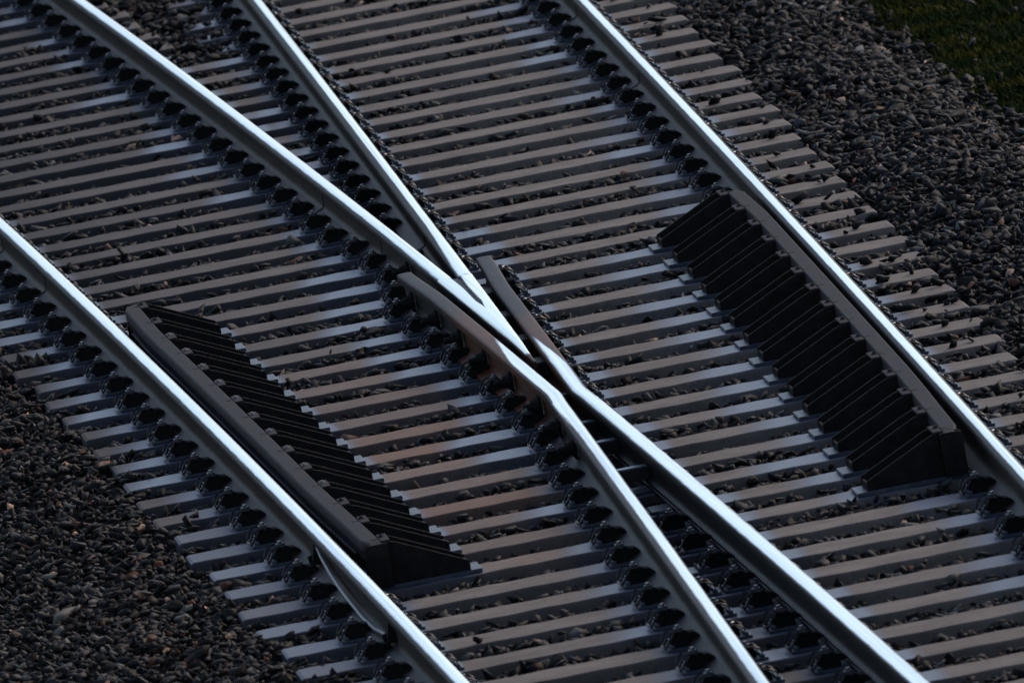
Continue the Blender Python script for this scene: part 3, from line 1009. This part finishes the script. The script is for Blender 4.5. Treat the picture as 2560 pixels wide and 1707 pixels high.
    me.polygons.add(len(F)); me.polygons.foreach_set('loop_start', (np.arange(len(F)) * 3).astype(np.int32))
    me.polygons.foreach_set('loop_total', np.full(len(F), 3, np.int32))
    me.update(calc_edges=True)
    at = me.color_attributes.new('col', 'FLOAT_COLOR', 'POINT')
    w4 = np.ones((len(V), 4), np.float32); w4[:, :3] = CC
    at.data.foreach_set('color', w4.ravel())
    me.materials.append(M_STONE)
    o = bpy.data.objects.new('ballast', me)
    C.objects.link(o)
    o['kind'] = 'stuff'; o['category'] = 'ballast'; o['label'] = 'dark crushed stone ballast around and between the sleepers'
    print('stones', n, 'tris', len(F))
ballast()

# ------------------------------------------------------------------ grass and moss at the foot of the right shoulder
def grass():
    m, t, b = mat('grass_blades')
    at = attr(t, 'col')
    t.links.new(at.outputs['Color'], b.inputs['Base Color'])
    b.inputs['Roughness'].default_value = 0.9
    b.inputs['Specular IOR Level'].default_value = 0.1
    n = 110000
    x = rng.uniform(2.95, 5.2, n); y = rng.uniform(0.5, 20, n)
    pat = value_noise(x, y, 0.45, 9) * 0.6 + value_noise(x, y, 0.13, 10) * 0.4
    edge = 3.12 + 0.12 * value_noise(x * 0 + y, y, 0.8, 12)
    keep = (x > edge - 0.15) & (pat > -0.55 - np.clip((x - edge), 0, 1) * 0.5) & (rng.random(n) < np.clip((x - edge + 0.2) / 0.3, 0.05, 1))
    px, py = project(np.stack([x, y, np.full(n, -0.3)], 1))
    keep &= (px < 2980) & (py > -330)
    x, y, pat = x[keep], y[keep], pat[keep]; n = len(x)
    ss = np.clip((x - 2.55) / 0.75, 0, 1); z = -0.11 - 0.25 * ss * ss * (3 - 2 * ss)
    h = rng.uniform(0.012, 0.045, n) * (1 + pat * 0.6); ang = rng.uniform(0, 2 * math.pi, n); lean = rng.uniform(0.2, 1.4, n) * h
    wd = rng.uniform(0.004, 0.010, n)
    dx, dy = np.cos(ang), np.sin(ang)
    V = np.empty((n, 3, 3))
    V[:, 0] = np.stack([x - dy * wd, y + dx * wd, z], 1); V[:, 1] = np.stack([x + dy * wd, y - dx * wd, z], 1)
    V[:, 2] = np.stack([x + dx * lean, y + dy * lean, z + h], 1)
    g = value_noise(x, y, 0.35, 20)[:, None]
    c1 = np.array([0.024, 0.042, 0.004]); c2 = np.array([0.100, 0.080, 0.004])
    col = c1 * (1 - np.clip(g * 1.2, 0, 1)) + c2 * np.clip(g * 1.2, 0, 1)
    col = col * rng.uniform(0.3, 0.9, (n, 1))
    me = bpy.data.meshes.new('grass')
    me.from_pydata(V.reshape(-1, 3).tolist(), [], np.arange(n * 3).reshape(-1, 3).tolist())
    a_ = me.color_attributes.new('col', 'FLOAT_COLOR', 'POINT')
    w4 = np.ones((n * 3, 4), np.float32); w4[:, :3] = np.repeat(col, 3, 0)
    a_.data.foreach_set('color', w4.ravel())
    me.materials.append(m)
    o = bpy.data.objects.new('grass', me); C.objects.link(o)
    o['kind'] = 'stuff'; o['category'] = 'grass'; o['label'] = 'dark mossy grass in the top right corner beyond the gravel'
grass()

# ------------------------------------------------------------------ unseen wooded ridge, added only to be mirrored in the rail heads
def added_hills():
    m, t, b = mat('added_hill_woods')
    co = coords(t)
    t.links.new(ramp(t, noise(t, co, 0.05, 6.0, 0.7), [(0.35, (0.012, 0.018, 0.010)), (0.65, (0.03, 0.036, 0.018))]), b.inputs['Base Color'])
    b.inputs['Roughness'].default_value = 1.0
    b.inputs['Specular IOR Level'].default_value = 0.0
    v = []; f = []
    na = 90
    prof = [(620, -0.4), (650, 0.35), (700, 0.8), (760, 1.0), (840, 0.7), (880, -0.4)]
    for j in range(na + 1):
        a = math.radians(-75 + 150 * j / na)
        h = 26 + 7 * math.sin(j * 0.31) + 4 * math.sin(j * 0.83 + 1) + 2.5 * math.sin(j * 2.1)
        h *= sm(0, 8, j) * sm(na, na - 8, j) + 0.02
        for (rr, q) in prof:
            v.append((math.sin(a) * rr, math.cos(a) * rr, h * q if q > 0 else -2))
    n = len(prof)
    for j in range(na):
        for k in range(n - 1):
            f.append((j * n + k, j * n + k + 1, (j + 1) * n + k + 1, (j + 1) * n + k))
    o = mesh_obj('added_hills', v, f, m, None, True)
    o['kind'] = 'structure'
added_hills()
